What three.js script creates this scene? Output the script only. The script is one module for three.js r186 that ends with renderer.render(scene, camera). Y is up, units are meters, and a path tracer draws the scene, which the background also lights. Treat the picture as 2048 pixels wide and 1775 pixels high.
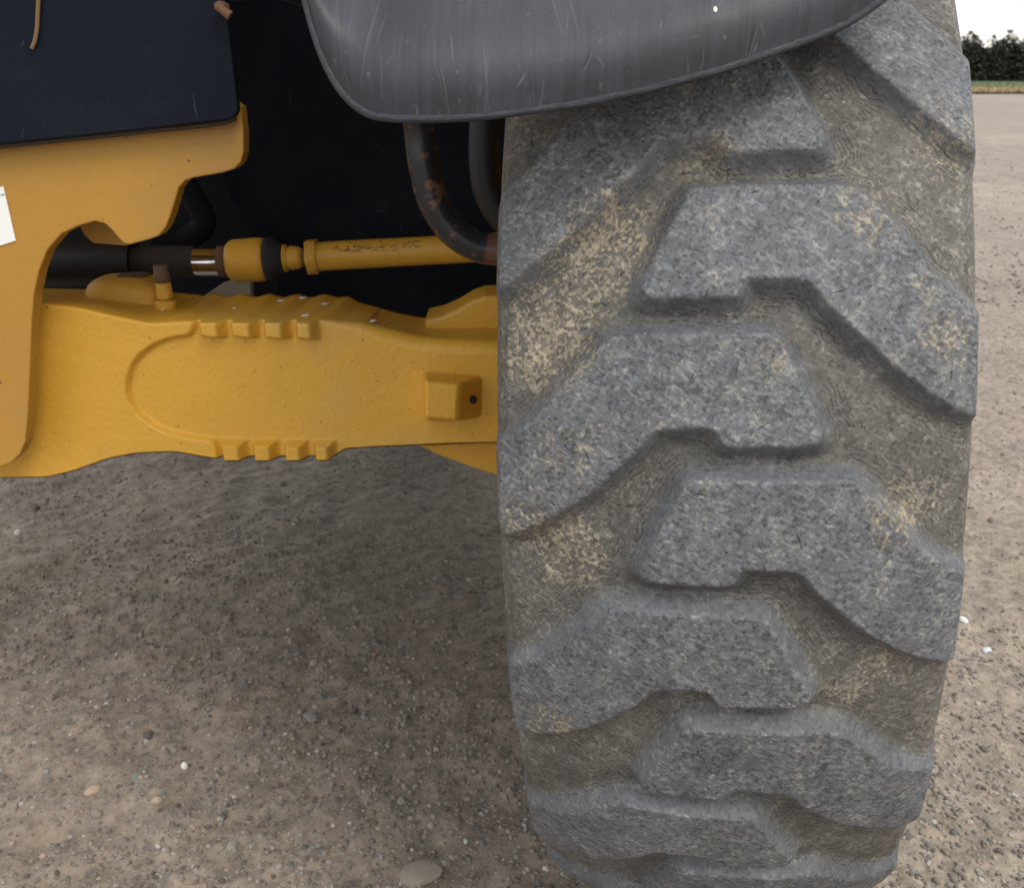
import * as THREE from 'three';
import { mergeGeometries } from 'three/addons/utils/BufferGeometryUtils.js';
import { RoundedBoxGeometry } from 'three/addons/geometries/RoundedBoxGeometry.js';

// ---------------------------------------------------------------- camera, sky, sun, exposure
const scene = new THREE.Scene();
const camera = new THREE.PerspectiveCamera(47.86, 1024 / 887, 0.05, 1500);
camera.position.set(0, 1.095, 0);
camera.rotation.set(THREE.MathUtils.degToRad(-20.185), 0, 0);
camera.focus = 0.84;
camera.userData.fStop = 16;

const renderer = new THREE.WebGLRenderer({ antialias: true });
renderer.setSize(1024, 887);
renderer.toneMapping = THREE.LinearToneMapping;
renderer.toneMappingExposure = 1.45;
renderer.shadowMap.enabled = true;

const sun = new THREE.DirectionalLight(0xfff3e2, 1.2);
sun.position.set(4.0, 8.0, 4.0);
sun.target.position.set(0, 0.5, -1.4);
sun.castShadow = true;
sun.shadow.radius = 45;
sun.shadow.mapSize.set(2048, 2048);
Object.assign(sun.shadow.camera, { left: -6, right: 6, top: 6, bottom: -6, near: 0.5, far: 30 });
scene.add(sun, sun.target);

// ---------------------------------------------------------------- small maths
function rng(seed) { let a = seed >>> 0; return () => { a = (a + 0x6D2B79F5) | 0; let t = Math.imul(a ^ (a >>> 15), 1 | a); t = (t + Math.imul(t ^ (t >>> 7), 61 | t)) ^ t; return ((t ^ (t >>> 14)) >>> 0) / 4294967296; }; }
const clamp = (v, a = 0, b = 1) => v < a ? a : v > b ? b : v;
const smooth = (a, b, v) => { const t = clamp((v - a) / (b - a)); return t * t * (3 - 2 * t); };
const mix = (a, b, t) => a + (b - a) * t;
const HT = (() => { const r = rng(77), t = new Float32Array(65536); for (let i = 0; i < 65536; i++) t[i] = r(); return t; })();
// value noise, 0..1, repeating every px by py cells
function vn(x, y, seed = 0, px = 4096, py = 4096) {
  const xi = Math.floor(x), yi = Math.floor(y), fx = x - xi, fy = y - yi;
  const u = fx * fx * (3 - 2 * fx), v = fy * fy * (3 - 2 * fy);
  const x0 = ((xi % px) + px) % px, x1 = (x0 + 1) % px, y0 = ((yi % py) + py) % py, y1 = (y0 + 1) % py;
  const h = (i, j) => HT[(Math.imul(i + 1, 7919) + Math.imul(j + 3, 104729) + Math.imul(seed + 1, 15731) + (Math.imul(i, j + 17) << 3)) & 65535];
  const a = h(x0, y0), b = h(x1, y0), c = h(x0, y1), d = h(x1, y1);
  return a + (b - a) * u + (c - a) * v + (a - b - c + d) * u * v;
}
function fbm(x, y, seed, oct = 4, px = 4096, py = 4096) { let s = 0, a = 0.5, n = 0; for (let o = 0; o < oct; o++) { s += a * vn(x, y, seed + o * 13, px, py); n += a; x *= 2; y *= 2; px *= 2; py *= 2; a *= 0.5; } return s / n; }
// the same with a third coordinate, for relief that has walls
function vz(x, y, z, seed) { const i = Math.floor(z), f = z - i, a = vn(x, y, seed + i * 1009); return f < 1e-4 ? a : mix(a, vn(x, y, seed + i * 1009 + 1009), f * f * (3 - 2 * f)); }
function fz(x, y, z, seed, oct) { let s = 0, a = 0.5, n = 0; for (let o = 0; o < oct; o++) { s += a * vz(x, y, z, seed + o * 13); n += a; x *= 2; y *= 2; z *= 2; a *= 0.5; } return s / n; }
function lerpLine(pts, x) { if (x <= pts[0][0]) return pts[0][1]; for (let i = 1; i < pts.length; i++) if (x <= pts[i][0]) { const [x0, y0] = pts[i - 1], [x1, y1] = pts[i]; return mix(y0, y1, (x - x0) / (x1 - x0)); } return pts[pts.length - 1][1]; }
function curveLine(pts, x) { let s = 0, w = 0; for (let k = -2; k <= 2; k++) { const g = Math.exp(-k * k / 2); s += g * lerpLine(pts, x + k * 0.006); w += g; } return s / w; }
// signed distance to a closed polygon, positive inside
function polySD(p, x, y) {
  let d = 1e9, inside = false;
  for (let i = 0, j = p.length - 1; i < p.length; j = i++) {
    const ex = p[j][0] - p[i][0], ey = p[j][1] - p[i][1], wx = x - p[i][0], wy = y - p[i][1];
    const t = clamp((wx * ex + wy * ey) / (ex * ex + ey * ey)), bx = wx - ex * t, by = wy - ey * t;
    const q = bx * bx + by * by; if (q < d) d = q;
    if ((p[i][1] > y) !== (p[j][1] > y) && x < (p[j][0] - p[i][0]) * (y - p[i][1]) / (p[j][1] - p[i][1]) + p[i][0]) inside = !inside;
  }
  return (inside ? 1 : -1) * Math.sqrt(d);
}
function chaikin(p, n, r = 0.2, most = 0.012) { for (let k = 0; k < n; k++) { const q = []; for (let i = 0; i < p.length; i++) { const a = p[i], b = p[(i + 1) % p.length], L = Math.hypot(b[0] - a[0], b[1] - a[1]), t = Math.min(r, most / L); q.push([mix(a[0], b[0], t), mix(a[1], b[1], t)], [mix(b[0], a[0], t), mix(b[1], a[1], t)]); } p = q; } return p; }
const s8 = v => { v = clamp(v); return Math.round(255 * (v <= 0.0031308 ? 12.92 * v : 1.055 * Math.pow(v, 1 / 2.4) - 0.055)); };
function colorTex(w, h, fn) {            // fn(i, j, out) writes linear rgb
  const d = new Uint8Array(w * h * 4), o = [0, 0, 0];
  for (let j = 0, k = 0; j < h; j++) for (let i = 0; i < w; i++, k += 4) { fn(i, j, o); d[k] = s8(o[0]); d[k + 1] = s8(o[1]); d[k + 2] = s8(o[2]); d[k + 3] = 255; }
  const t = new THREE.DataTexture(d, w, h); t.colorSpace = THREE.SRGBColorSpace; return finish(t);
}
function grayTex(w, h, fn) {
  const d = new Uint8Array(w * h * 4);
  for (let j = 0, k = 0; j < h; j++) for (let i = 0; i < w; i++, k += 4) { const v = Math.round(255 * clamp(fn(i, j))); d[k] = d[k + 1] = d[k + 2] = v; d[k + 3] = 255; }
  return finish(new THREE.DataTexture(d, w, h));
}
function finish(t) { t.magFilter = THREE.LinearFilter; t.minFilter = THREE.LinearMipmapLinearFilter; t.generateMipmaps = true; t.wrapS = t.wrapT = THREE.RepeatWrapping; t.needsUpdate = true; return t; }
// a stroke into a wrapping float buffer
function stroke(buf, w, h, x, y, ang, len, wid, val, bend = 0) {
  const n = Math.ceil(len * 1.5);
  for (let k = 0; k <= n; k++) {
    const f = k / n, a = ang + bend * (f - 0.5), taper = wid * Math.sin(Math.PI * (0.08 + 0.84 * f));
    x += Math.cos(a) * len / n; y += Math.sin(a) * len / n;
    const r = Math.ceil(taper);
    for (let v = -r; v <= r; v++) for (let u = -r; u <= r; u++) {
      const px = Math.round(x) + u, py = Math.round(y) + v, dd = Math.hypot(px - x, py - y);
      const c = clamp(taper + 0.5 - dd); if (c <= 0) continue;
      const q = (((py % h) + h) % h) * w + ((px % w) + w) % w;
      if (Math.abs(val * c) > Math.abs(buf[q])) buf[q] = val * c;
    }
  }
}

// ---------------------------------------------------------------- sky: an even bright cloud cover with faint blue between
{
  const w = 1024, h = 512, d = new Float32Array(w * h * 4);
  for (let j = 0; j < h; j++) for (let i = 0; i < w; i++) {
    const el = ((j + 0.5) / h - 0.5) * Math.PI, az = (i + 0.5) / w;
    const e = Math.max(el, 0), y = 3.2 * Math.log(1 + 9 * e);
    const c = fbm(az * 16, y * 2.2, 5, 5, 16, 4096), cl = smooth(0.34, 0.62, c);
    const b = 0.92 + 0.16 * Math.sin(e);
    const k = (j * w + i) * 4;
    const hz = Math.exp(-e * 3.5);   // cream near the horizon, bluer overhead
    d[k] = b * mix(0.80, mix(1.02, 1.08, hz), cl); d[k + 1] = b * mix(0.88, mix(1.03, 1.04, hz), cl); d[k + 2] = b * mix(0.98, mix(1.05, 0.93, hz), cl); d[k + 3] = 1;
  }
  const t = new THREE.DataTexture(d, w, h, THREE.RGBAFormat, THREE.FloatType);
  t.mapping = THREE.EquirectangularReflectionMapping; t.magFilter = t.minFilter = THREE.LinearFilter; t.needsUpdate = true;
  scene.background = t; scene.environment = t;
}

// ---------------------------------------------------------------- naming
const taken = {};
function numbered(n) { const k = taken[n] = (taken[n] ?? -1) + 1; return k ? n + '_' + String(k).padStart(3, '0') : n; }
function shadow(o) { o.traverse(m => { if (m.isMesh) { m.castShadow = true; m.receiveShadow = true; } }); return o; }
function top(o, name, label, category, group, kind) { o.name = numbered(name); if (label) o.userData.label = label; if (category) o.userData.category = category; if (group) o.userData.group = group; if (kind) o.userData.kind = kind; scene.add(o); return o; }
function part(name, g, m, parent, label) { const o = new THREE.Mesh(g, m); o.name = name; o.castShadow = o.receiveShadow = true; if (label) o.userData.label = label; parent.add(o); return o; }
const std = (r, g, b, rough = 0.7, extra = {}) => new THREE.MeshStandardMaterial({ color: new THREE.Color().setRGB(r, g, b), roughness: rough, ...extra });

// ---------------------------------------------------------------- ground
function groundH(x, z) {
  const near = 1 / (1 + Math.pow(Math.hypot(x, z + 1.5) / 14, 2));
  let h = (fbm(x * 1.1 + 40, z * 1.1 + 40, 21, 3) - 0.5) * 0.05;
  const a = x * 0.86 - z * 0.5, b = x * 0.5 + z * 0.86;      // wheel scrapes drawn out along one heading
  h += (vn(a * 1.1 + 60, b * 9 + 60, 31) - 0.5) * 0.03 * smooth(0.35, 0.75, vn(x * 0.9 + 9, z * 0.9 + 9, 33)) * smooth(1.5, -0.5, x);
  h += (vn(a * 2.4 + 60, b * 26 + 60, 32) - 0.5) * 0.011 * smooth(1.5, -0.5, x);
  h += (fbm(x * 17 + 90, z * 17 + 90, 41, 4) - 0.5) * 0.028 * near;
  return h - 0.012;
}
const gravelMat = (() => {
  const N = 2048, r = rng(5), spk = new Float32Array(N * N), hue = new Float32Array(N * N);
  for (let k = 0; k < 15000; k++) {       // grit a millimetre or a few across
    const x = r() * N, y = r() * N, rad = 0.7 + 2.4 * Math.pow(r(), 3), v = r() < 0.66 ? 0.25 + r() * 0.75 : -0.35 - r() * 0.5, el = 0.6 + r() * 0.8, hu = r(), R = Math.ceil(rad * 1.6);
    for (let j = -R; j <= R; j++) for (let i = -R; i <= R; i++) { const dd = Math.hypot(i * el, j / el); if (dd < rad + 0.5) { const q = ((Math.floor(y) + j + N) % N) * N + (Math.floor(x) + i + N) % N; spk[q] = v * clamp(rad + 0.5 - dd); hue[q] = hu; } }
  }
  const map = colorTex(N, N, (i, j, o) => {
    const x = i / N, y = j / N;
    const n1 = fbm(x * 9, y * 9, 3, 3, 9, 9), n2 = fbm(x * 150, y * 150, 8, 3, 150, 150), n3 = vn(x * 700, y * 700, 9, 700, 700);
    const n = 0.62 + 0.36 * n1 + 0.34 * (n2 - 0.5) * 2 + 0.26 * (n3 - 0.5);
    const q = j * N + i, s = spk[q], hu = hue[q];
    o[0] = 0.305 * n; o[1] = 0.250 * n; o[2] = 0.198 * n;
    if (s > 0) { o[0] = mix(o[0], 0.46, s * 0.6); o[1] = mix(o[1], hu < 0.3 ? 0.35 : 0.42, s * 0.6); o[2] = mix(o[2], hu < 0.3 ? 0.29 : 0.37, s * 0.6); }
    else if (s < 0) { const t = -s * 0.75; o[0] = mix(o[0], 0.07, t); o[1] = mix(o[1], 0.062, t); o[2] = mix(o[2], 0.056, t); }
  });
  const bump = grayTex(N, N, (i, j) => 0.42 + 0.35 * (fbm(i / N * 220, j / N * 220, 8, 3, 220, 220) - 0.5) + 0.4 * spk[j * N + i]);
  return new THREE.MeshStandardMaterial({ map, bumpMap: bump, bumpScale: 0.006, roughness: 0.95, vertexColors: true });
})();
{
  const steps = (lo, hi, d, farLo, farHi) => { const a = []; let v = lo, s = d; for (let x = lo; x <= hi; x += d) a.push(x); while (a[a.length - 1] < farHi) { s *= 1.12; a.push(a[a.length - 1] + s); } s = d; while (a[0] > farLo) { s *= 1.12; a.unshift(a[0] - s); } return a; };
  const xs = steps(-2.3, 1.9, 0.0125, -420, 420), zs = steps(-5.2, -0.6, 0.0125, -460, 60);
  const nx = xs.length, nz = zs.length, pos = new Float32Array(nx * nz * 3), uv = new Float32Array(nx * nz * 2), col = new Float32Array(nx * nz * 3), idx = [];
  for (let j = 0; j < nz; j++) for (let i = 0; i < nx; i++) {
    const k = j * nx + i, x = xs[i], z = zs[j];
    pos.set([x, groundH(x, z), z], k * 3); uv.set([x / 2.4, z / 2.4], k * 2);
    const n = 0.84 + 0.32 * fbm(x * 0.7 + 30, z * 0.7 + 30, 51, 4), pale = smooth(0.55, 0.7, fbm(x * 0.35 + 70, z * 0.6 + 70, 54, 4));
    const m = n * (1 + 0.14 * pale); col.set([m, m * (0.99 + 0.02 * pale), m], k * 3);
    if (i < nx - 1 && j < nz - 1) idx.push(k, k + nx, k + 1, k + 1, k + nx, k + nx + 1);
  }
  const g = new THREE.BufferGeometry();
  g.setAttribute('position', new THREE.BufferAttribute(pos, 3)); g.setAttribute('uv', new THREE.BufferAttribute(uv, 2)); g.setAttribute('color', new THREE.BufferAttribute(col, 3)); g.setIndex(idx); g.computeVertexNormals();
  const m = new THREE.Mesh(g, gravelMat); m.receiveShadow = true;
  top(m, 'gravel_ground', 'grey brown gravel yard with packed dirt and loose pebbles', 'ground', null, 'structure');
}
// stones: a few shapes shared by every pebble
const pebbleGeos = [];
for (let v = 0; v < 6; v++) {
  const g = new THREE.IcosahedronGeometry(1, 1).deleteAttribute('uv'), p = g.attributes.position, seen = {}, r = rng(300 + v);
  const ax = 1, ay = 0.55 + 0.25 * r(), az = 0.65 + 0.3 * r();
  for (let i = 0; i < p.count; i++) {
    const key = [p.getX(i), p.getY(i), p.getZ(i)].map(q => q.toFixed(3)).join();
    const f = seen[key] ??= 0.8 + 0.34 * r();
    p.setXYZ(i, p.getX(i) * ax * f, p.getY(i) * ay * f, p.getZ(i) * az * f);
  }
  g.computeVertexNormals(); pebbleGeos.push(g);
}
const pebbleTone = r => { const k = r(), b = 0.13 + 0.17 * Math.pow(r(), 1.6); return k < 0.5 ? [b * 1.12, b, b * 0.88] : k < 0.66 ? [b * 1.35, b * 1.05, b * 0.85] : k < 0.8 ? [b * 1.04, b, b * 0.94] : k < 0.93 ? [b * 0.75, b * 0.68, b * 0.62] : [b * 1.6, b * 1.52, b * 1.38]; };
{
  const r = rng(911), mats = std(1, 1, 1, 0.9), lists = pebbleGeos.map(() => []);
  const put = (x, z, s) => lists[Math.floor(r() * lists.length)].push([x, z, s, r() * 6.28, pebbleTone(r), r()]);
  const inYard = (x, z) => { const u = x / Math.max(0.3, -z); return Math.abs(u) < 0.75; };
  for (let k = 0; k < 110000; k++) {
    const z = -0.75 - 5.2 * Math.pow(r(), 1.25), x = (r() - 0.5) * 2 * 0.72 * (-z + 0.35);
    if (!inYard(x, z)) continue;
    const dense = smooth(0.36, 0.66, fbm(x * 2.3 + 20, z * 2.3 + 20, 61, 3)) + 0.16;
    if (r() > dense) continue;
    put(x, z, 0.0015 + 0.0045 * Math.pow(r(), 2.6));
  }
  for (let k = 0; k < 700; k++) { const z = -0.8 - 5 * r(), x = (r() - 0.5) * 1.4 * (-z + 0.3); put(x, z, 0.006 + 0.006 * r() * r()); }
  for (let k = 0; k < 5000; k++) { const z = -5 - 16 * r() * r(), x = -z * (0.25 + 0.5 * r()); put(x, z, 0.004 + 0.01 * Math.pow(r(), 3)); }
  const M = new THREE.Matrix4(), Q = new THREE.Quaternion(), E = new THREE.Euler(), C = new THREE.Color();
  lists.forEach((L, v) => {
    const im = new THREE.InstancedMesh(pebbleGeos[v], mats, L.length);
    L.forEach(([x, z, s, a, c, tl], i) => { M.compose(new THREE.Vector3(x, groundH(x, z) + s * 0.12, z), Q.setFromEuler(E.set((tl - 0.5) * 0.8, a, (tl - 0.5) * 0.5)), new THREE.Vector3(s, s, s)); im.setMatrixAt(i, M); im.setColorAt(i, C.setRGB(...c)); });
    im.castShadow = im.receiveShadow = true;
    top(im, 'loose_gravel', 'scattered small loose pebbles lying on the gravel yard', 'gravel', null, 'stuff');
  });
}

// ---------------------------------------------------------------- the machine
const machine = top(new THREE.Group(), 'construction_machine', 'yellow and black construction machine with a big worn lug tyre, axle and fender', 'machine');
const BASE = [0.2767, 0, -1.362];
machine.position.set(...BASE);
const mp = (name, g, m, parent = machine, label) => { const o = part(name, g, m, parent, label); if (parent === machine) o.position.set(-BASE[0], -BASE[1], -BASE[2]); return o; };

// ---- tyre
const R = 0.6972, PITCH = 2 * Math.PI * R / 20, LUG = 0.0185, XC = 0.2787, AXY = 0.6972, AXZ = -1.362;
const lugPoly = chaikin([[0, -31], [0, 93], [-30, 122], [-66, 152], [-93, 188], [-112, 290], [-172, 290], [-184, 188], [-160, 146], [-130, 108], [-93, 70], [-75, 57], [-73, 12], [-85, 7], [-89, 0], [-88, -64], [-80, -71], [-48, -56], [-10, -37]].map(([t, s]) => [t / 1000 * 0.95, s / 1000 * 0.96]), 3, 0.25, 0.006);
const T0A = 0.4825 * R, T0B = T0A - PITCH / 2, SMAX = 0.30;
const TW = 420, TH = 320, tile = new Float32Array(TW * TH);     // distance field of one pitch: e > 0 on a lug
for (let j = 0; j < TH; j++) for (let i = 0; i < TW; i++) {
  const t = j / TH * PITCH, s = (i / (TW - 1) * 2 - 1) * SMAX; let best = -1;
  for (let k = -1; k <= 2; k++) { best = Math.max(best, polySD(lugPoly, t - k * PITCH, s), polySD(lugPoly, t - k * PITCH + PITCH / 2, -s)); }
  tile[j * TW + i] = best;
}
function lugE(t, s) {
  let v = (t - T0A) / PITCH; v = (v - Math.floor(v)) * TH; const u = clamp((s / SMAX + 1) / 2) * (TW - 1);
  const i = Math.min(Math.floor(u), TW - 2), j = Math.floor(v) % TH, fu = u - i, fv = v - Math.floor(v), j1 = (j + 1) % TH;
  return mix(mix(tile[j * TW + i], tile[j * TW + i + 1], fu), mix(tile[j1 * TW + i], tile[j1 * TW + i + 1], fu), fv);
}
// cross sections: [x, r] at lateral coordinate s (beyond 0.18 the coordinate runs down the side)
const SH = 0.181;
const CR = 0.049;
const lugSide = [[0, 0.181, R - CR], [0.004, 0.1828, R - CR - 0.0022], [0.03, 0.1895, R - CR - 0.027], [0.07, 0.1945, R - CR - 0.066], [0.12, 0.1955, R - CR - 0.116]];
const baseSide = [[0, 0.1775, R - CR - 0.0145], [0.012, 0.1835, R - CR - 0.0205], [0.035, 0.1900, R - CR - 0.038], [0.07, 0.1945, R - CR - 0.069], [0.12, 0.1955, R - CR - 0.116]];
const beadSide = [[0.12, 0.1955, R - CR - 0.116], [0.16, 0.190, R - CR - 0.16], [0.20, 0.172, R - CR - 0.2], [0.25, 0.15, R - CR - 0.25], [0.28, 0.135, R - CR - 0.28]];
const look = (tab, d) => { for (let i = 1; i < tab.length; i++) if (d <= tab[i][0]) { const f = (d - tab[i - 1][0]) / (tab[i][0] - tab[i - 1][0]); return [mix(tab[i - 1][1], tab[i][1], f), mix(tab[i - 1][2], tab[i][2], f)]; } return tab[tab.length - 1].slice(1); };
function lugW(e) { if (e >= 0.001) return 1; if (e > -0.001) { const f = (e + 0.001) / 0.002; return 0.86 + 0.14 * (1 - (1 - f) * (1 - f)); } const k = (-e - 0.001) / 0.0135; return k >= 1 ? 0 : 0.86 * Math.pow(1 - k, 1.8); }
function tyrePoint(th, s, out) {
  const t = th * R, a = Math.abs(s), sg = Math.sign(s) || 1;
  const chip = (vn(t * 200, s * 200, 71) - 0.5) * 0.0005 + (vn(t * 70, s * 70, 72) - 0.5) * 0.0016;
  const w = lugW(lugE(t, s) + chip); let lx, lr, bx, br;
  if (a <= SH) {
    lx = bx = a; lr = R - CR * Math.pow(a / SH, 2.5); br = R - CR * Math.pow(a / SH, 2.5) - LUG + 0.0075 * Math.pow(a / SH, 4);
    bx = a - 0.0035 * smooth(0.12, SH, a);
    if (a < 0.006) br += 0.0022 * Math.exp(-Math.pow((s + 0.002) / 0.0017, 2)) * smooth(0.3, 0.5, vn(t * 60, 3, 75));
  } else { const d = a - SH; if (d <= 0.12) { [lx, lr] = look(lugSide, d); [bx, br] = look(baseSide, d); } else { [lx, lr] = look(beadSide, d); bx = lx; br = lr; } }
  let x = mix(bx, lx, w), r = mix(br, lr, w);
  if (a < 0.25) r += (fbm(t * 40, s * 40, 73, 2) - 0.5) * 0.0018;
  out[0] = sg * x; out[1] = r * Math.sin(th); out[2] = r * Math.cos(th); out[3] = w;
}
const TH0 = -0.92, TH1 = 1.12, TU = 1024, TV = 2048;
const tyreMat = (() => {
  const r = rng(1234), marks = new Float32Array(TU * TV), E = new Float32Array(TU * TV);
  for (let j = 0; j < TV; j++) { const t = (TH0 + (TH1 - TH0) * (j + 0.5) / TV) * R; for (let i = 0; i < TU; i++) E[j * TU + i] = lugE(t, ((i + 0.5) / TU * 2 - 1) * SMAX); }
  for (let k = 0; k < 9000; k++) { const x = r() * TU, y = r() * TV; if (E[Math.floor(y) * TU + Math.floor(x)] < 0.001 && r() < 0.7) continue; stroke(marks, TU, TV, x, y, r() * 6.28, 2 + 8 * r() * r(), 0.35 + 0.7 * r() * r(), -0.25 - 0.55 * r(), (r() - 0.5) * 3); }
  for (let k = 0; k < 6500; k++) stroke(marks, TU, TV, r() * TU, r() * TV, r() * 6.28, 1.5 + 5 * r() * r(), 0.4 + 0.7 * r(), 0.2 + 0.4 * r(), (r() - 0.5) * 3);
  for (let k = 0; k < 110; k++) stroke(marks, TU, TV, r() * TU, r() * TV, r() * 6.28, 8 + 18 * r(), 0.9, -0.9, (r() - 0.5) * 1.2);
  // caked tan mud, where the photograph shows it: [angle, lateral, size, strength]
  const mud = [[0.32, -0.135, 0.045, 1], [0.30, -0.155, 0.035, 1], [0.352, -0.143, 0.045, 1], [0.393, -0.112, 0.05, 0.9], [0.436, -0.089, 0.05, 0.75], [0.069, -0.128, 0.045, 1], [0.093, -0.151, 0.04, 0.8], [-0.112, 0.102, 0.035, 0.5], [-0.076, 0.13, 0.035, 0.6], [0.389, 0.155, 0.04, 0.35], [0.464, 0.14, 0.04, 0.3], [0.123, 0.125, 0.035, 0.7], [0.139, 0.15, 0.03, 0.5], [0.315, 0.156, 0.035, 0.6], [0.46, 0.098, 0.04, 0.5], [0.517, -0.018, 0.03, 0.5], [-0.196, -0.147, 0.04, 0.7], [0.30, 0.03, 0.022, 0.35], [0.2, -0.12, 0.04, 0.5], [0.55, 0.165, 0.05, 0.5]];
  const hgt = new Float32Array(TU * TV);
  const map = colorTex(TU, TV, (i, j, o) => {
    const q = j * TU + i, th = TH0 + (TH1 - TH0) * (j + 0.5) / TV, e = E[q]; let s = ((i + 0.5) / TU * 2 - 1) * SMAX, t = th * R;
    const dep = (1 - lugW(e)) * LUG, s0 = s;
    const nA = vz(t * 900, s * 900, dep * 900, 81), nB = fz(t * 320, s * 320, dep * 320, 82, 3), nC = fz(t * 60, s * 60, dep * 60, 83, 3), nD = fbm(t * 14 + 5, s * 14 + 5, 84, 3);
    const lug = smooth(-0.012, -0.006, e + (nB - 0.5) * 0.006);
    const w1 = (nB - 0.5) * 0.9, a1 = t * 0.8 + s * 0.6, b1 = s * 0.8 - t * 0.6, a2 = t * 0.45 - s * 0.89, b2 = s * 0.45 + t * 0.89;
    const k1 = smooth(0.53, 0.60, vz(a1 * 150 + w1, b1 * 330 + w1, dep * 240, 121)), k2 = smooth(0.66, 0.72, vz(a2 * 240, b2 * 520 + w1, dep * 380, 122)), k3 = smooth(0.67, 0.74, vz(b1 * 460 + w1, a1 * 330, dep * 390, 123)), k4 = smooth(0.52, 0.60, vz(a2 * 120 + w1, b2 * 170 + w1, dep * 140, 124));
    const worn = smooth(-0.002, 0.001, e), wr = mix(0.6, 1, Math.max(worn, smooth(-0.016, -0.022, e) * 0.8));   // scuffs sit on the treads, the lug walls are smooth
    let m = 0.82 + wr * (0.12 * k1 + 0.42 * k2 - 0.28 * k3 + 0.12 * k4 + 0.34 * (nA - 0.5)) + 0.34 * (nC - 0.5) + 0.42 * (nD - 0.5);
    // worn rubber on the lug tops, brown dust in the grooves
    let cr = mix(0.110, 0.120, lug), cg = mix(0.104, 0.126, lug), cb = mix(0.094, 0.136, lug);
    let h = 0.5 + wr * (0.2 * (nB - 0.5) + 0.12 * k1 + 0.12 * k2 - 0.25 * k3);
    // fine cracks that run along the lug feet
    const wob = e + (nC - 0.5) * 0.009 + (vn(t * 210, s * 210, 88) - 0.5) * 0.0016;
    const ring = Math.abs(((wob / 0.0034) % 1 + 1) % 1 - 0.5) * 2, brk = smooth(0.38, 0.62, vn(t * 75 + 3, s * 75, 87));
    const zone = smooth(-0.004, -0.008, e) * smooth(-0.04, -0.02, e) * (Math.abs(s0) < 0.19 ? 1 : 0);
    const cut = smooth(0.84, 0.97, ring) * brk * zone;
    m *= 1 - 0.66 * cut; h -= 0.75 * cut;
    // pale flecks in clusters
    const fl = smooth(0.62, 0.74, vz(t * 420 + 7, s * 420, dep * 420, 85)) * smooth(0.45, 0.7, nC) ;
    cr = mix(cr, 0.25, fl * 0.55); cg = mix(cg, 0.235, fl * 0.55); cb = mix(cb, 0.20, fl * 0.55);
    // mud
    let md = 0; for (const [mt, ms, sz, st] of mud) { const dt = (th - mt) * R, ds = s0 - ms, d2 = (dt * dt + ds * ds) / (sz * sz); if (d2 < 1) md = Math.max(md, st * (1 - d2)); }
    md = Math.max(md, 0.22 * smooth(0.14, 0.185, Math.abs(s0)) * (1 - lug));
    const grain = (md > 0 ? fz(t * 380, s * 380, dep * 380, 86, 3) * 0.66 + fz(t * 90, s * 90, dep * 90, 89, 3) * 0.34 : 0), cake = md > 0 ? smooth(0.60, 0.66, grain + 0.13 * md) * Math.min(1, md * 1.7) : 0, film = md > 0 ? smooth(0.38, 0.62, grain + 0.25 * md - 0.1) * Math.min(1, md * 1.3) * 0.5 : 0;
    cr = mix(cr, 0.155, film); cg = mix(cg, 0.128, film); cb = mix(cb, 0.094, film);
    cr = mix(cr, 0.31, cake * 0.8); cg = mix(cg, 0.265, cake * 0.8); cb = mix(cb, 0.19, cake * 0.8);
    const k = marks[q] * mix(0.1, 1, Math.max(worn, smooth(-0.016, -0.022, e)));
    m *= k < 0 ? 1 + 0.8 * k : 1; if (k > 0) { cr = mix(cr, 0.27, k); cg = mix(cg, 0.27, k); cb = mix(cb, 0.26, k); }
    h += 0.35 * cake + (k < 0 ? 0.6 * k : 0.15 * k); hgt[q] = h;
    m = Math.max(m, 0.2); o[0] = cr * m; o[1] = cg * m; o[2] = cb * m;
  });
  const bump = grayTex(TU, TV, (i, j) => hgt[j * TU + i] * 0.7 + 0.1);
  return new THREE.MeshStandardMaterial({ map, bumpMap: bump, bumpScale: 0.0016, roughness: 0.66 });
})();
let tyre;
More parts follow.
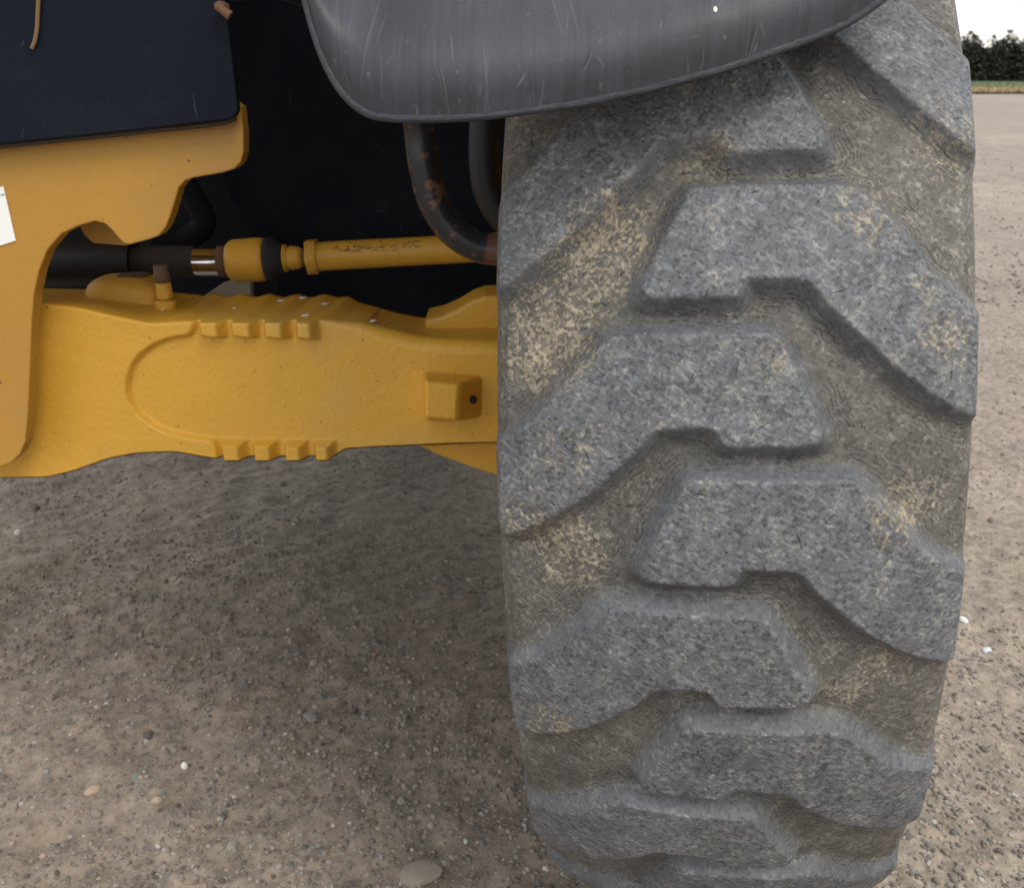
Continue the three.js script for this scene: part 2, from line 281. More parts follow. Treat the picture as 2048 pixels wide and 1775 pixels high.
{
  const ths = [], ss = [], P4 = [0, 0, 0, 0];
  for (let a = TH0; a < TH1; a += 0.0021 / R) ths.push(a);
  const rest = 2 * Math.PI - (ths[ths.length - 1] - TH0), nr = 260, last = ths[ths.length - 1];
  for (let k = 1; k < nr; k++) ths.push(last + rest * k / nr);
  for (let s = -0.256; s <= 0.2561; s += 0.0021) ss.push(s);
  const end = ss[ss.length - 1]; for (let k = 1; k <= 14; k++) { ss.push(end + k * 0.0167); ss.unshift(-end - k * 0.0167 + 0.0004); }
  const ns = ss.length, nt = ths.length, pos = new Float32Array((nt + 1) * ns * 3), uv = new Float32Array((nt + 1) * ns * 2), W = new Float32Array((nt + 1) * ns);
  for (let j = 0; j <= nt; j++) for (let i = 0; i < ns; i++) {
    const th = j < nt ? ths[j] : TH0 + 2 * Math.PI, k = j * ns + i;
    tyrePoint(j < nt ? th : TH0, ss[i], P4); pos.set([P4[0], P4[1], P4[2]], k * 3); W[k] = P4[3];
    uv.set([(ss[i] / SMAX + 1) / 2, (th - TH0) / (TH1 - TH0)], k * 2);
  }
  const full = new THREE.BufferGeometry(), idx = [];
  for (let j = 0; j < nt; j++) for (let i = 0; i < ns - 1; i++) { const a = j * ns + i; idx.push(a, a + 1, a + ns, a + 1, a + ns + 1, a + ns); }
  full.setAttribute('position', new THREE.BufferAttribute(pos, 3)); full.setIndex(idx); full.computeVertexNormals();
  const nor = full.attributes.normal.array;
  // share every triangle out to the lug it stands on, or to the carcass
  const bins = Array.from({ length: 41 }, () => []);
  for (let k = 0; k < idx.length; k += 3) {
    const a = idx[k], b = idx[k + 1], c = idx[k + 2]; let id = 40;
    const i = a % ns, j = Math.floor(a / ns), s = ss[i];
    if (W[a] + W[b] + W[c] > 0.9 && Math.abs(s) < 0.255) {
      const t = (j < nt ? ths[j] : TH0) * R; let best = -0.02;
      for (let q = 0; q < 20; q++) for (let side = 0; side < 2; side++) {
        let dt = t - (side ? T0B : T0A) + q * PITCH; const C = 20 * PITCH; dt = ((dt + 0.03) % C + C) % C - 0.03; if (dt > 0.03 && dt < C - 0.2) continue; if (dt > 0.1) dt -= C;
        const e = polySD(lugPoly, dt, side ? -s : s); if (e > best) { best = e; id = side * 20 + q; }
      }
    }
    bins[id].push(a, b, c);
  }
  const sub = list => {
    const remap = new Map(), p = [], n = [], u = [], ix = [];
    for (const v of list) { let w = remap.get(v); if (w === undefined) { w = remap.size; remap.set(v, w); p.push(pos[v * 3], pos[v * 3 + 1], pos[v * 3 + 2]); n.push(nor[v * 3], nor[v * 3 + 1], nor[v * 3 + 2]); u.push(uv[v * 2], uv[v * 2 + 1]); } ix.push(w); }
    const g = new THREE.BufferGeometry(); g.setAttribute('position', new THREE.Float32BufferAttribute(p, 3)); g.setAttribute('normal', new THREE.Float32BufferAttribute(n, 3)); g.setAttribute('uv', new THREE.Float32BufferAttribute(u, 2)); g.setIndex(ix); return g;
  };
  tyre = part('tyre', sub(bins[40]), tyreMat, machine, 'dusty dark grey rubber tyre with staggered lugs');
  tyre.rotation.set(0, -0.1606, 0.0479, 'YXZ'); tyre.position.set(0, AXY, 0);
  for (let q = 0; q < 40; q++) if (bins[q].length) part('tread_lug', sub(bins[q]), tyreMat, tyre);
  // rim: a dished steel disc inside the beads
  const prof = [[0.375, -0.135], [0.36, -0.13], [0.345, -0.09], [0.33, -0.03], [0.33, 0.04], [0.30, 0.05], [0.14, 0.055], [0.13, 0.08], [0.0, 0.085]].map(([a, b]) => new THREE.Vector2(Math.max(a, 0.0005), b));
  const rg = new THREE.LatheGeometry(prof, 48); rg.rotateZ(-Math.PI / 2);
  const rim = part('wheel_rim', rg, std(0.5, 0.29, 0.04, 0.6, { side: THREE.DoubleSide }), machine); rim.position.set(0, AXY, 0); rim.rotation.set(0, -0.1606, 0.0479, 'YXZ');
}

// ---- paint and plastics
const paint = (() => {
  const N = 1024, r = rng(88), chip = new Float32Array(N * N), pale = new Float32Array(N * N);
  for (let k = 0; k < 240; k++) stroke(chip, N, N, r() * N, r() * N, r() * 6.28, 1 + 5 * r() * r(), 0.6 + 1.5 * r() * r(), 0.9, 1);
  for (let k = 0; k < 26; k++) stroke(chip, N, N, r() * N, r() * N, (r() - 0.5) * 0.8, 12 + 40 * r() * r(), 0.5, 0.35, 0.4);
  for (let k = 0; k < 120; k++) stroke(pale, N, N, r() * N, r() * N, r() * 6.28, 2 + 9 * r() * r(), 0.7 + 1.2 * r(), 0.5, 1);
  const map = colorTex(N, N, (i, j, o) => {
    const x = i / N, y = j / N, q = j * N + i, n = fbm(x * 6, y * 6, 7, 5, 6, 6), f = vn(x * 300, y * 300, 11, 300, 300), d = smooth(0.5, 0.72, fbm(x * 5 + 3, y * 5, 17, 5, 5, 5)) * (0.5 + 0.5 * vn(x * 180, y * 180, 19, 180, 180));
    const m = 0.90 + 0.16 * n + 0.07 * (f - 0.5);
    o[0] = 0.66 * m; o[1] = 0.360 * m; o[2] = 0.040 * m;
    o[0] = mix(o[0], 0.50, d * 0.35); o[1] = mix(o[1], 0.32, d * 0.35); o[2] = mix(o[2], 0.13, d * 0.35);
    const c = Math.min(1, chip[q]); o[0] = mix(o[0], 0.11, c); o[1] = mix(o[1], 0.055, c); o[2] = mix(o[2], 0.03, c);
    const p = pale[q] * 0.35; o[0] = mix(o[0], 0.62, p); o[1] = mix(o[1], 0.44, p); o[2] = mix(o[2], 0.18, p);
  });
  const bump = grayTex(N, N, (i, j) => { const x = i / N, y = j / N; return 0.5 + 0.5 * (fbm(x * 110, y * 110, 23, 3, 110, 110) - 0.5) + 0.3 * (fbm(x * 16, y * 16, 29, 3, 16, 16) - 0.5) - 0.4 * Math.min(1, chip[j * N + i]); });
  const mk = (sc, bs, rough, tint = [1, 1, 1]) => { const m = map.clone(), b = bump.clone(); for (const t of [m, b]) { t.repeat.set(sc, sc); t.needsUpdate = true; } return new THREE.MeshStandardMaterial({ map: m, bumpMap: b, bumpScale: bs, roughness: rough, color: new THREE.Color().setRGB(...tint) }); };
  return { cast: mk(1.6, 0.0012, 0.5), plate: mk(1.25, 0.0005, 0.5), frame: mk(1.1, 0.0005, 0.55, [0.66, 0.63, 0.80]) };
})();
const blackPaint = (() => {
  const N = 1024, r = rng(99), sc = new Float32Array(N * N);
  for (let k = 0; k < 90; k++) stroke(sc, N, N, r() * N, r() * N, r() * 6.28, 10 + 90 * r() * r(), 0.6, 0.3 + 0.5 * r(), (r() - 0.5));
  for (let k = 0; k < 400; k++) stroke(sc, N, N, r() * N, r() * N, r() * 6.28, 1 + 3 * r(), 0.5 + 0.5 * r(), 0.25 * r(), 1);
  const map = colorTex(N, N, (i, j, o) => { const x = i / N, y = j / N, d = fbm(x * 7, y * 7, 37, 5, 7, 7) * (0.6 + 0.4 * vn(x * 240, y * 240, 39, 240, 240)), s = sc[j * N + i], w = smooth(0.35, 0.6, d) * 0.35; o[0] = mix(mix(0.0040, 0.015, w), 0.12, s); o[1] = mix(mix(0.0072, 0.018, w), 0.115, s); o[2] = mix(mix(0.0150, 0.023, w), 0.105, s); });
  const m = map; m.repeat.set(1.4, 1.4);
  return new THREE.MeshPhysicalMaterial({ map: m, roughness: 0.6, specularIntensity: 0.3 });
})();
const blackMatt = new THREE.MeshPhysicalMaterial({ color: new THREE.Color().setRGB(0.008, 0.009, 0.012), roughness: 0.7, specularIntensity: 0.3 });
const blackSteel = std(0.010, 0.011, 0.015, 0.5), mirroredDark = std(0.03, 0.026, 0.022, 0.7), rubber = std(0.018, 0.019, 0.022, 0.75), rust = std(0.10, 0.045, 0.022, 0.9), rustyBrown = std(0.12, 0.07, 0.035, 0.85);
const yellowPlain = paint.plate;
const chrome = std(0.75, 0.76, 0.78, 0.16, { metalness: 1 });

function plate(outline, z, thick, bevel = 0.0015, round = 0) {     // outline in metres, front face at z
  const g = new THREE.ExtrudeGeometry(new THREE.Shape((round ? chaikin(outline, 2, 0.2, round) : outline).map(([x, y]) => new THREE.Vector2(x, y))), { depth: thick - 2 * bevel, bevelEnabled: true, bevelThickness: bevel, bevelSize: bevel, bevelOffset: -bevel, bevelSegments: 2, curveSegments: 4 });
  g.translate(0, 0, z - thick + bevel); return g;
}
// ---- frame plates at the left
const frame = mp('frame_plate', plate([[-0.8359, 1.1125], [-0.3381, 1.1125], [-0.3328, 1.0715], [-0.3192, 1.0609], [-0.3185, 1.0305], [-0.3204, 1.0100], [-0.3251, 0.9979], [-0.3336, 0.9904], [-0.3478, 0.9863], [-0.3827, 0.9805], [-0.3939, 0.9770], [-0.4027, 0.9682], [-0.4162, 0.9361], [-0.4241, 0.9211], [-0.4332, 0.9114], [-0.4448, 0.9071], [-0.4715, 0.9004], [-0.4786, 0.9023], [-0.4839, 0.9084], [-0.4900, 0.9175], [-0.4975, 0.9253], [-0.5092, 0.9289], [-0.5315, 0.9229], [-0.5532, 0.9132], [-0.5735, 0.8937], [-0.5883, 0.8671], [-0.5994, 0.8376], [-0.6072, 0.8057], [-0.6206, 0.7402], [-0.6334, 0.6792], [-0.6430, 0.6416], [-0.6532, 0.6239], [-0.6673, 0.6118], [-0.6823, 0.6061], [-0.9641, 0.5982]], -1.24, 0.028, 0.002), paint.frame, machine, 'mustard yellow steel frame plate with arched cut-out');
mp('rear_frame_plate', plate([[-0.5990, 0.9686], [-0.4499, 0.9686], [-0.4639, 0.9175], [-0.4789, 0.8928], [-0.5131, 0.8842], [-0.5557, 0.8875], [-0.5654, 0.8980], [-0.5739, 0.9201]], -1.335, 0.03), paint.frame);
const panel = mp('body_panel', plate([[-0.7407, 1.4186], [-0.3047, 1.4186], [-0.3186, 1.1743], [-0.3178, 1.1435], [-0.3162, 1.1068], [-0.3151, 1.0715], [-0.3152, 1.0579], [-0.3192, 1.0518], [-0.3277, 1.0480], [-0.4189, 1.0381], [-0.5070, 1.0292], [-0.5955, 1.0209], [-0.8457, 0.9973]], -1.212, 0.012, 0.002), blackPaint, machine, 'scuffed black body panel above the yellow frame plate');
{ // the dirt line that has settled along the panel's foot is drawn as a thin tube
  const pts = [[-0.8528, 0.9959], [-0.6006, 1.0191], [-0.5114, 1.0276], [-0.4225, 1.0365], [-0.3305, 1.0465], [-0.3214, 1.0504]].map(([x, y]) => new THREE.Vector3(x, y - 0.001, -1.222));
  part('dirt_line', new THREE.TubeGeometry(new THREE.CatmullRomCurve3(pts), 40, 0.0035, 6), std(0.05, 0.034, 0.022, 0.9), panel);
  const [[bx, by]] = [[-0.3208, 1.1667]];
  const bolt = new THREE.CylinderGeometry(0.006, 0.0065, 0.022, 6).rotateX(Math.PI / 2).translate(bx, by, -1.203);
  const head = new THREE.CylinderGeometry(0.0045, 0.0055, 0.018, 8).rotateZ(0.9).translate(bx + 0.004, by - 0.004, -1.193);
  part('rusty_bolt', mergeGeometries([bolt, head]), std(0.16, 0.085, 0.05, 0.9), panel);
  const st = [[-0.6137, 0.9704], [-0.6098, 0.9055], [-0.6279, 0.9000], [-0.7112, 0.8823], [-0.7161, 0.9487]];
  const c = document.createElement('canvas'); c.width = 256; c.height = 256; const x = c.getContext('2d');
  x.fillStyle = '#eef0ee'; x.fillRect(0, 0, 256, 256); x.fillStyle = '#4a7a5a'; x.font = '11px sans-serif';
  const q = rng(4); for (let k = 0; k < 9; k++) x.fillRect(206 + k * 4.6, 32 + k * -0.9, 1.5 + 2 * q(), 7);
  const tex = new THREE.CanvasTexture(c); tex.colorSpace = THREE.SRGBColorSpace;
  const sg = plate(st, -1.2385, 0.0014, 0.0002), uv = sg.attributes.uv, ps = sg.attributes.position;
  sg.computeBoundingBox(); const bb = sg.boundingBox;
  for (let i = 0; i < uv.count; i++) uv.setXY(i, (ps.getX(i) - bb.min.x) / (bb.max.x - bb.min.x), (ps.getY(i) - bb.min.y) / (bb.max.y - bb.min.y));
  part('sticker', sg, new THREE.MeshStandardMaterial({ map: tex, roughness: 0.5 }), frame, 'white printed paper label');
}
// ---- axle housing: front face a relief of pocket and cast ribs
const axTop = [[-1.0084, 0.8231], [-0.6395, 0.8131], [-0.5807, 0.8070], [-0.5228, 0.7935], [-0.4838, 0.7853], [-0.4400, 0.7880], [-0.2597, 0.7880], [-0.2432, 0.7853], [-0.2033, 0.7812], [-0.1637, 0.7703], [-0.1237, 0.7606], [-0.0834, 0.7578], [-0.0263, 0.7565], [0.1185, 0.7551]];
const axBack = [[-1.1506, 0.7989], [-0.7285, 0.7951], [-0.5854, 0.7913], [-0.5139, 0.7883], [-0.4727, 0.7844], [-0.2455, 0.7829], [-0.2354, 0.7737], [-0.2009, 0.7645], [-0.1708, 0.7559], [-0.1329, 0.7490], [-0.0947, 0.7497], [-0.0298, 0.7513], [0.1343, 0.7513]];
const axBot = [[-1.0783, 0.5572], [-0.7243, 0.5587], [-0.6570, 0.5595], [-0.6166, 0.5694], [-0.5646, 0.5883], [-0.5250, 0.5958], [-0.4721, 0.5981], [-0.4481, 0.5936], [-0.4172, 0.5876], [-0.2486, 0.5876], [-0.2382, 0.5981], [-0.1848, 0.6018], [-0.0867, 0.6063], [-0.0273, 0.6078], [0.1229, 0.6093]];
const pocket = chaikin([[-0.4193, 0.8431], [-0.4274, 0.7696], [-0.4557, 0.7682], [-0.4838, 0.7578], [-0.5098, 0.7391], [-0.5248, 0.7131], [-0.5302, 0.6882], [-0.5248, 0.6666], [-0.5083, 0.6447], [-0.4812, 0.6278], [-0.4349, 0.6182], [-0.4115, 0.6160], [-0.4204, 0.5280], [0.1967, 0.5280], [0.1817, 0.8431]], 2, 0.25);
const topRibs = [[-0.4180, 0.7666], [-0.3814, 0.7666], [-0.3754, 0.7666], [-0.3380, 0.7666], [-0.3315, 0.7652], [-0.2955, 0.7652], [-0.2889, 0.7639], [-0.2575, 0.7639]], botRibs = [[-0.4045, 0.6167], [-0.3685, 0.6167], [-0.3609, 0.6159], [-0.3256, 0.6159], [-0.3173, 0.6152], [-0.2841, 0.6152], [-0.2758, 0.6145], [-0.2453, 0.6145]];
function axleFront(x, y) {
  let raise = 0.010 * (1 - smooth(-0.0015, 0.006, polySD(pocket, x, y)));
  // the left swelling eases off away from the pocket
  for (let k = 0; k < 8; k += 2) {
    const a = topRibs[k], b = topRibs[k + 1]; raise = Math.max(raise, 0.019 * Math.min(smooth(a[0] - 0.002, a[0] + 0.004, x), 1 - smooth(b[0] - 0.014, b[0], x), smooth(a[1] - 0.003, a[1] + 0.004, y - 0.0012 * Math.cos((x - a[0]) * 150))));
    const c = botRibs[k], d = botRibs[k + 1]; raise = Math.max(raise, 0.019 * Math.min(smooth(c[0] - 0.002, c[0] + 0.004, x), 1 - smooth(d[0] - 0.014, d[0], x), 1 - smooth(c[1] - 0.004, c[1] + 0.003, y)));
  }
  const soft = 0.004 * (fbm(x * 6 + 20, y * 6 + 20, 91, 2) - 0.5) + 0.0005 * (fbm(x * 70 + 20, y * 70 + 20, 92, 2) - 0.5);
  return -1.318 + raise + soft;
}
let axle;
{
  const xs = []; for (let x = -1.05; x < -0.66; x += 0.02) xs.push(x); for (let x = -0.66; x < 0.0; x += 0.0021) xs.push(x); for (let x = 0.0; x <= 0.12; x += 0.02) xs.push(x);
  const NF = 116, NC = 5, NTp = 16, NB = 6, NBt = 12, loop = NF + NC + NTp + NB + NBt, pos = [], uv = [], idx = [];
  xs.forEach((x, i) => {
    const yt = curveLine(axTop, x), yb = curveLine(axBot, x), yk = curveLine(axBack, x) + (x > -0.47 && x < -0.25 ? 0.0022 * Math.sin(x * 150) : 0), ch = mix(0.004, 0.017, smooth(-0.27, -0.16, x));
    const L = [];
    for (let k = 0; k < NF; k++) { const y = mix(yb + 0.006, yt - ch, k / (NF - 1)); L.push([y, axleFront(x, y)]); }
    const zt = axleFront(x, yt - ch);
    for (let k = 1; k <= NC; k++) { const f = k / NC, a = f * Math.PI / 2; L.push([yt - ch + ch * Math.sin(a), zt - ch * (1 - Math.cos(a)) * 1.15]); }
    for (let k = 1; k <= NTp; k++) { const f = k / NTp; L.push([mix(yt, yk, f) - 0.004 * Math.sin(Math.PI * f) * (x > -0.2 ? 1 : 0), mix(zt - ch * 1.15, -1.5, f)]); }
    for (let k = 1; k <= NB; k++) { const f = k / NB; L.push([mix(yk, yb + 0.01, f), -1.5 - 0.012 * Math.sin(Math.PI * f)]); }
    for (let k = 1; k <= NBt; k++) { const f = k / NBt, zf = axleFront(x, yb + 0.006); L.push([mix(yb + 0.01, yb, Math.min(1, f * 4)) + (f > 0.9 ? 0.004 * (f - 0.9) * 10 : 0), mix(-1.5, zf - 0.001, f)]); }
    let arc = 0; L.forEach(([y, z], k) => { if (k) arc += Math.hypot(y - L[k - 1][0], z - L[k - 1][1]); pos.push(x, y, z); uv.push(x, arc); });
    if (i) for (let k = 0; k < loop - 1; k++) { const a = (i - 1) * loop + k, b = i * loop + k; idx.push(a, b, a + 1, b, b + 1, a + 1); }
  });
  const g = new THREE.BufferGeometry(); g.setAttribute('position', new THREE.Float32BufferAttribute(pos, 3)); g.setAttribute('uv', new THREE.Float32BufferAttribute(uv, 2)); g.setIndex(idx); g.computeVertexNormals();
  axle = mp('axle_housing', g, paint.cast, machine, 'yellow cast axle housing with two rows of ribs and a rounded pocket');
  // block with a drilled hole at the right end
  const F = [[-0.1151, 0.7196], [-0.0694, 0.7142], [-0.0736, 0.6629], [-0.1153, 0.6671]], K = [[-0.1287, 0.7144], [-0.0270, 0.7087], [-0.0275, 0.6428], [-0.1257, 0.6339]];
  const bg = new RoundedBoxGeometry(2, 2, 2, 5, 0.22), bq = bg.attributes.position, bu = bg.attributes.uv;     // a rounded cube drawn out between the two outlines
  for (let i = 0; i < bq.count; i++) {
    const u = (bq.getX(i) + 1) / 2, v = (bq.getY(i) + 1) / 2, w = (bq.getZ(i) + 1) / 2, at = (Q, k) => mix(mix(Q[3][k], Q[2][k], u), mix(Q[0][k], Q[1][k], u), v);
    bq.setXYZ(i, mix(at(K, 0), at(F, 0), w), mix(at(K, 1), at(F, 1), w), mix(-1.345, -1.262, w)); bu.setXY(i, bq.getX(i), bq.getY(i));
  }
  bg.computeVertexNormals();
  const boss = part('cast_block', bg, paint.cast, axle);
  const [[hx, hy]] = [[-0.0581, 0.6837]];
  part('drilled_hole', new THREE.CylinderGeometry(0.0055, 0.0055, 0.02, 14).rotateX(Math.PI / 2).rotateY(0.75).translate(hx, hy, -1.2985), std(0.03, 0.02, 0.012, 0.9), boss);
  // flange towards the hub, and the web below it
  part('hub_flange', plate([[-0.1268, 0.7614], [-0.1011, 0.7673], [-0.0791, 0.7777], [-0.0572, 0.7909], [-0.0405, 0.7967], [0.0549, 0.7997], [0.0562, 0.7011], [-0.1286, 0.7011]], -1.43, 0.085, 0.006), paint.cast, axle);
  part('lower_web', plate([[-0.1385, 0.5875], [0.0556, 0.5953], [0.0567, 0.5080], [-0.0289, 0.5417], [-0.0621, 0.5529], [-0.1060, 0.5703]], -1.375, 0.06, 0.004), paint.cast, axle);
  // lump on the top, at the left
  const lump = (rx, ry, rz, seed) => { const lg = new THREE.SphereGeometry(1, 40, 28), lp = lg.attributes.position; for (let i = 0; i < lp.count; i++) { const x = lp.getX(i), y = lp.getY(i), z = lp.getZ(i), n = 0.82 + 0.36 * fbm(x * 1.4 + 9, y * 1.4 + z * 1.7 + 9, seed, 3), q = (a, e) => Math.sign(a) * Math.pow(Math.abs(a), e); lp.setXYZ(i, q(x, 0.7) * rx * n, q(y, 0.6) * ry * (0.9 + 0.2 * n), q(z, 0.7) * rz * n); } lg.computeVertexNormals(); return lg; };
  const [[lx, ly]] = [[-0.5574, 0.7997]]; part('cast_lump', lump(0.054, 0.028, 0.042, 141).translate(lx, ly - 0.004, -1.44), paint.cast, axle);
  part('rusty_pad', lump(0.024, 0.004, 0.022, 142).translate(lx + 0.010, ly + 0.0235, -1.44), rustyBrown, axle);
  // white and dark flecks lying on the top
  const q = rng(6), white = std(0.75, 0.73, 0.68, 0.8), fleck = new THREE.SphereGeometry(1, 10, 6);
  for (const [px, f] of [[646, 0.62], [607, 0.12], [557, 0.75], [463, 0.4], [601, 0.9], [742, 0.25], [318, 0.35]]) {
    const z = -1.325 - 0.17 * f, x = (px - 1024) / 2000 * (-z * 0.94 + 0.09 + 0.0), y = mix(curveLine(axTop, x), curveLine(axBack, x), f);
    const m = part('white_fleck', fleck, white, axle), s = 0.0024 + 0.003 * q(); m.scale.set(s * 1.4, s * 0.3, s); m.position.set(x, y + 0.0006, z); m.rotation.y = q() * 3;
  }
}
// ---- breather fitting
{
  const [[x, y]] = [[-0.4916, 0.7915]];
  const lathe = (pts, seg = 24) => new THREE.LatheGeometry(pts.map(([a, b]) => new THREE.Vector2(a, b)), seg).translate(x, y, -1.40);
  const f = mp('breather_fitting', lathe([[0.0001, -0.012], [0.0155, -0.012], [0.0155, 0.004], [0.0145, 0.006], [0.0095, 0.0065], [0.0085, 0.009], [0.0001, 0.009]]), paint.plate, machine, 'small yellow fitting with rusty cap on top of the axle');
  part('hex_body', new THREE.CylinderGeometry(0.0122, 0.0126, 0.022, 6).rotateY(0.3).translate(x, y + 0.02, -1.40), paint.plate, f);
  part('neck', lathe([[0.0095, 0.030], [0.0095, 0.033], [0.0115, 0.034], [0.0115, 0.038], [0.0095, 0.040]]), rustyBrown, f);
  part('rusty_cap', new THREE.CylinderGeometry(0.0098, 0.0112, 0.017, 12).translate(x - 0.001, y + 0.047, -1.40), std(0.15, 0.10, 0.065, 0.9), f);
}
// ---- steering rod and joints, along one slightly rising line behind the axle top
{
  const Z = -1.56, [[ax, ay], [bx, by]] = [[-0.4392, 0.8247], [-0.0729, 0.8441]];
  const dir = new THREE.Vector3(bx - ax, by - ay, 0), L = dir.length(), q = new THREE.Quaternion().setFromUnitVectors(new THREE.Vector3(0, 1, 0), dir.clone().normalize());
  const k = L / 470.7;      // metres per unit of the measured drawing
  const turn = (pts, seg = 32) => { const g = new THREE.LatheGeometry(pts.map(([u, r]) => new THREE.Vector2(Math.max(r * k, 0.0002), u * k)), seg); g.applyQuaternion(q); g.translate(ax, ay, Z); return g; };
  const rodPaint = (() => {
    const W = 256, H = 1024, q = rng(31), c = new Float32Array(W * H);
    for (let n = 0; n < 46; n++) stroke(c, W, H, 232 + 22 * (q() - 0.5), 300 + q() * 270, Math.PI / 2 + (q() - 0.5) * 1.2, 6 + 26 * q(), 0.8 + 1.4 * q(), 0.9, q() - 0.5);
    for (let n = 0; n < 30; n++) stroke(c, W, H, 200 + 30 * q(), 250 + q() * 400, q() * 6.28, 4 + 14 * q(), 1 + 1.5 * q(), 0.8, 1);
    for (let n = 0; n < 60; n++) stroke(c, W, H, q() * W, q() * H, q() * 6.28, 2 + 6 * q(), 0.8 + q(), 0.7, 1);
    const map = colorTex(W, H, (i, j, o) => { const m = 0.88 + 0.2 * fbm(i / W * 8, j / H * 20, 131, 4, 8, 20), k2 = Math.min(1, c[j * W + i]); o[0] = mix(0.66 * m, 0.10, k2); o[1] = mix(0.360 * m, 0.06, k2); o[2] = mix(0.040 * m, 0.04, k2); });
    return new THREE.MeshStandardMaterial({ map, roughness: 0.5 });
  })();
  const rodM = mp('steering_rod', turn([[172, 0], [172, 27], [178, 28.5], [260, 28.5], [340, 28], [420, 28], [500, 28], [640, 28], [640, 0]]), rodPaint, machine, 'yellow steering rod with scraped paint');
  part('lock_nut', (() => { const g = new THREE.CylinderGeometry(37 * k, 37 * k, 21 * k, 6).translate(0, 166 * k, 0); g.applyQuaternion(q); g.translate(ax, ay, Z); return g; })(), paint.plate, rodM);
  part('threaded_end', turn([[132, 0], [132, 17], [160, 17], [160, 0]]), rustyBrown, rodM);
  part('rod_neck', turn([[106, 22], [108, 27], [114, 27], [116, 20], [122, 24], [138, 22], [146, 17], [146, 0]]), paint.plate, rodM);
  part('rubber_boot', turn([[70, 36], [74, 42], [82, 44], [92, 40], [104, 30], [112, 25], [112, 0]]), rubber, rodM, 'black rubber boot');
  part('ball_joint_housing', turn([[-4, 0], [-4, 33], [2, 39], [8, 42], [60, 43.5], [68, 42], [74, 38], [74, 0]]), paint.plate, rodM);
  part('joint_collar', turn([[-22, 0], [-22, 30], [-4, 31], [-4, 0]]), rustyBrown, rodM);
  part('cylinder_rod', (() => { const g = new THREE.CylinderGeometry(29 * k, 29 * k, 52 * k, 36).rotateZ(-Math.PI / 2).translate(ax - 46 * k, ay - 1 * k, Z); return g; })(), chrome, rodM, 'polished chrome cylinder rod');
  part('rod_dark_reflection', new THREE.CylinderGeometry(31 * k, 31 * k, 130 * k, 32).rotateZ(-Math.PI / 2).translate(ax - 135 * k, ay - 1 * k, Z), mirroredDark, rodM);  // same chrome rod; the dark surroundings it mirrors are put into its colour
  part('cylinder_barrel', new THREE.CylinderGeometry(46 * k, 46 * k, 420 * k, 32).rotateZ(-Math.PI / 2).translate(ax - 400 * k, ay - 2 * k, Z), blackSteel, rodM);
  mp('grey_bracket', plate([[-0.5156, 0.7505], [-0.4762, 0.7752], [-0.4466, 0.7867], [-0.4262, 0.7867], [-0.4279, 0.7505]], -1.62, 0.02), std(0.5, 0.48, 0.43, 0.8));
}
// ---- fender and its bracket tubes
const lipPts = [[-0.1531, 1.1824], [-0.1495, 1.1644], [-0.1454, 1.1431], [-0.1424, 1.1291], [-0.1380, 1.1143], [-0.1312, 1.0983], [-0.1234, 1.0853], [-0.1129, 1.0748], [-0.1000, 1.0675], [-0.0784, 1.0658], [-0.0539, 1.0662], [-0.0259, 1.0672], [-0.0049, 1.0695], [0.0439, 1.0755], [0.0956, 1.0860], [0.1466, 1.0989], [0.1967, 1.1149], [0.2294, 1.1269], [0.2514, 1.1406], [0.2754, 1.1614], [0.3045, 1.1883]];
const fenderMat = (() => {
  const W = 1024, H = 1024, r = rng(55), sc = new Float32Array(W * H), cut = new Float32Array(W * H);   // covers 0.7 m by 0.7 m
  for (let k = 0; k < 260; k++) stroke(sc, W, H, r() * W, r() * H, Math.PI / 2 + (r() - 0.5) * 0.35, 30 + 150 * r() * r(), 0.5 + 0.6 * r() * r(), 0.12 + 0.3 * r(), (r() - 0.5) * 0.3);
  for (let k = 0; k < 420; k++) stroke(sc, W, H, r() * W, r() * H, Math.PI / 2 + (r() - 0.5) * 1.4, 4 + 18 * r() * r(), 0.5 + 0.7 * r(), 0.15 + 0.45 * r() * r(), (r() - 0.5) * 2);
  for (let k = 0; k < 500; k++) stroke(sc, W, H, r() * W, r() * H, r() * 6.28, 1 + 3 * r(), 0.6 + 0.7 * r(), 0.3 * r(), 1);
  for (let k = 0; k < 30; k++) { const x = r() * W, y = r() * H, a = Math.PI / 2 + (r() - 0.5) * 0.9, l = 12 + 34 * r(), b = (r() - 0.5); stroke(cut, W, H, x, y, a, l, 0.9, 1, b); stroke(sc, W, H, x + 2, y, a, l, 0.6, 0.5, b); }
  const map = colorTex(W, H, (i, j, o) => {
    const x = i / W, y = j / H, q = j * W + i, st = fbm(x * 230, y * 7, 45, 3, 230, 7) * 0.55 + fbm(x * 60, y * 5, 44, 3, 60, 5) * 0.45, cl = fbm(x * 7, y * 7, 46, 4, 7, 7), f = vn(x * 420, y * 420, 47, 420, 420);
    const d = smooth(0.44, 0.66, st * 0.7 + cl * 0.35) * (0.45 + 0.55 * f), s = sc[q], c = cut[q];
    o[0] = mix(0.009, 0.025, d); o[1] = mix(0.0115, 0.029, d); o[2] = mix(0.020, 0.042, d);
    for (let k = 0; k < 3; k++) o[k] = mix(mix(o[k], [0.20, 0.20, 0.21][k], s * 0.75), 0.006, c * 0.85);
  });
  const bump = grayTex(W, H, (i, j) => 0.6 + 0.3 * (fbm(i / W * 60, j / H * 60, 48, 3, 60, 60) - 0.5) + 0.05 * (fbm(i / W * 160, j / H * 12, 49, 2, 160, 12) - 0.5) - 0.3 * cut[j * W + i] + 0.1 * sc[j * W + i]);
  return new THREE.MeshPhysicalMaterial({ map, bumpMap: bump, bumpScale: 0.0016, roughness: 0.56, ior: 1.65 });
})();
let fender;
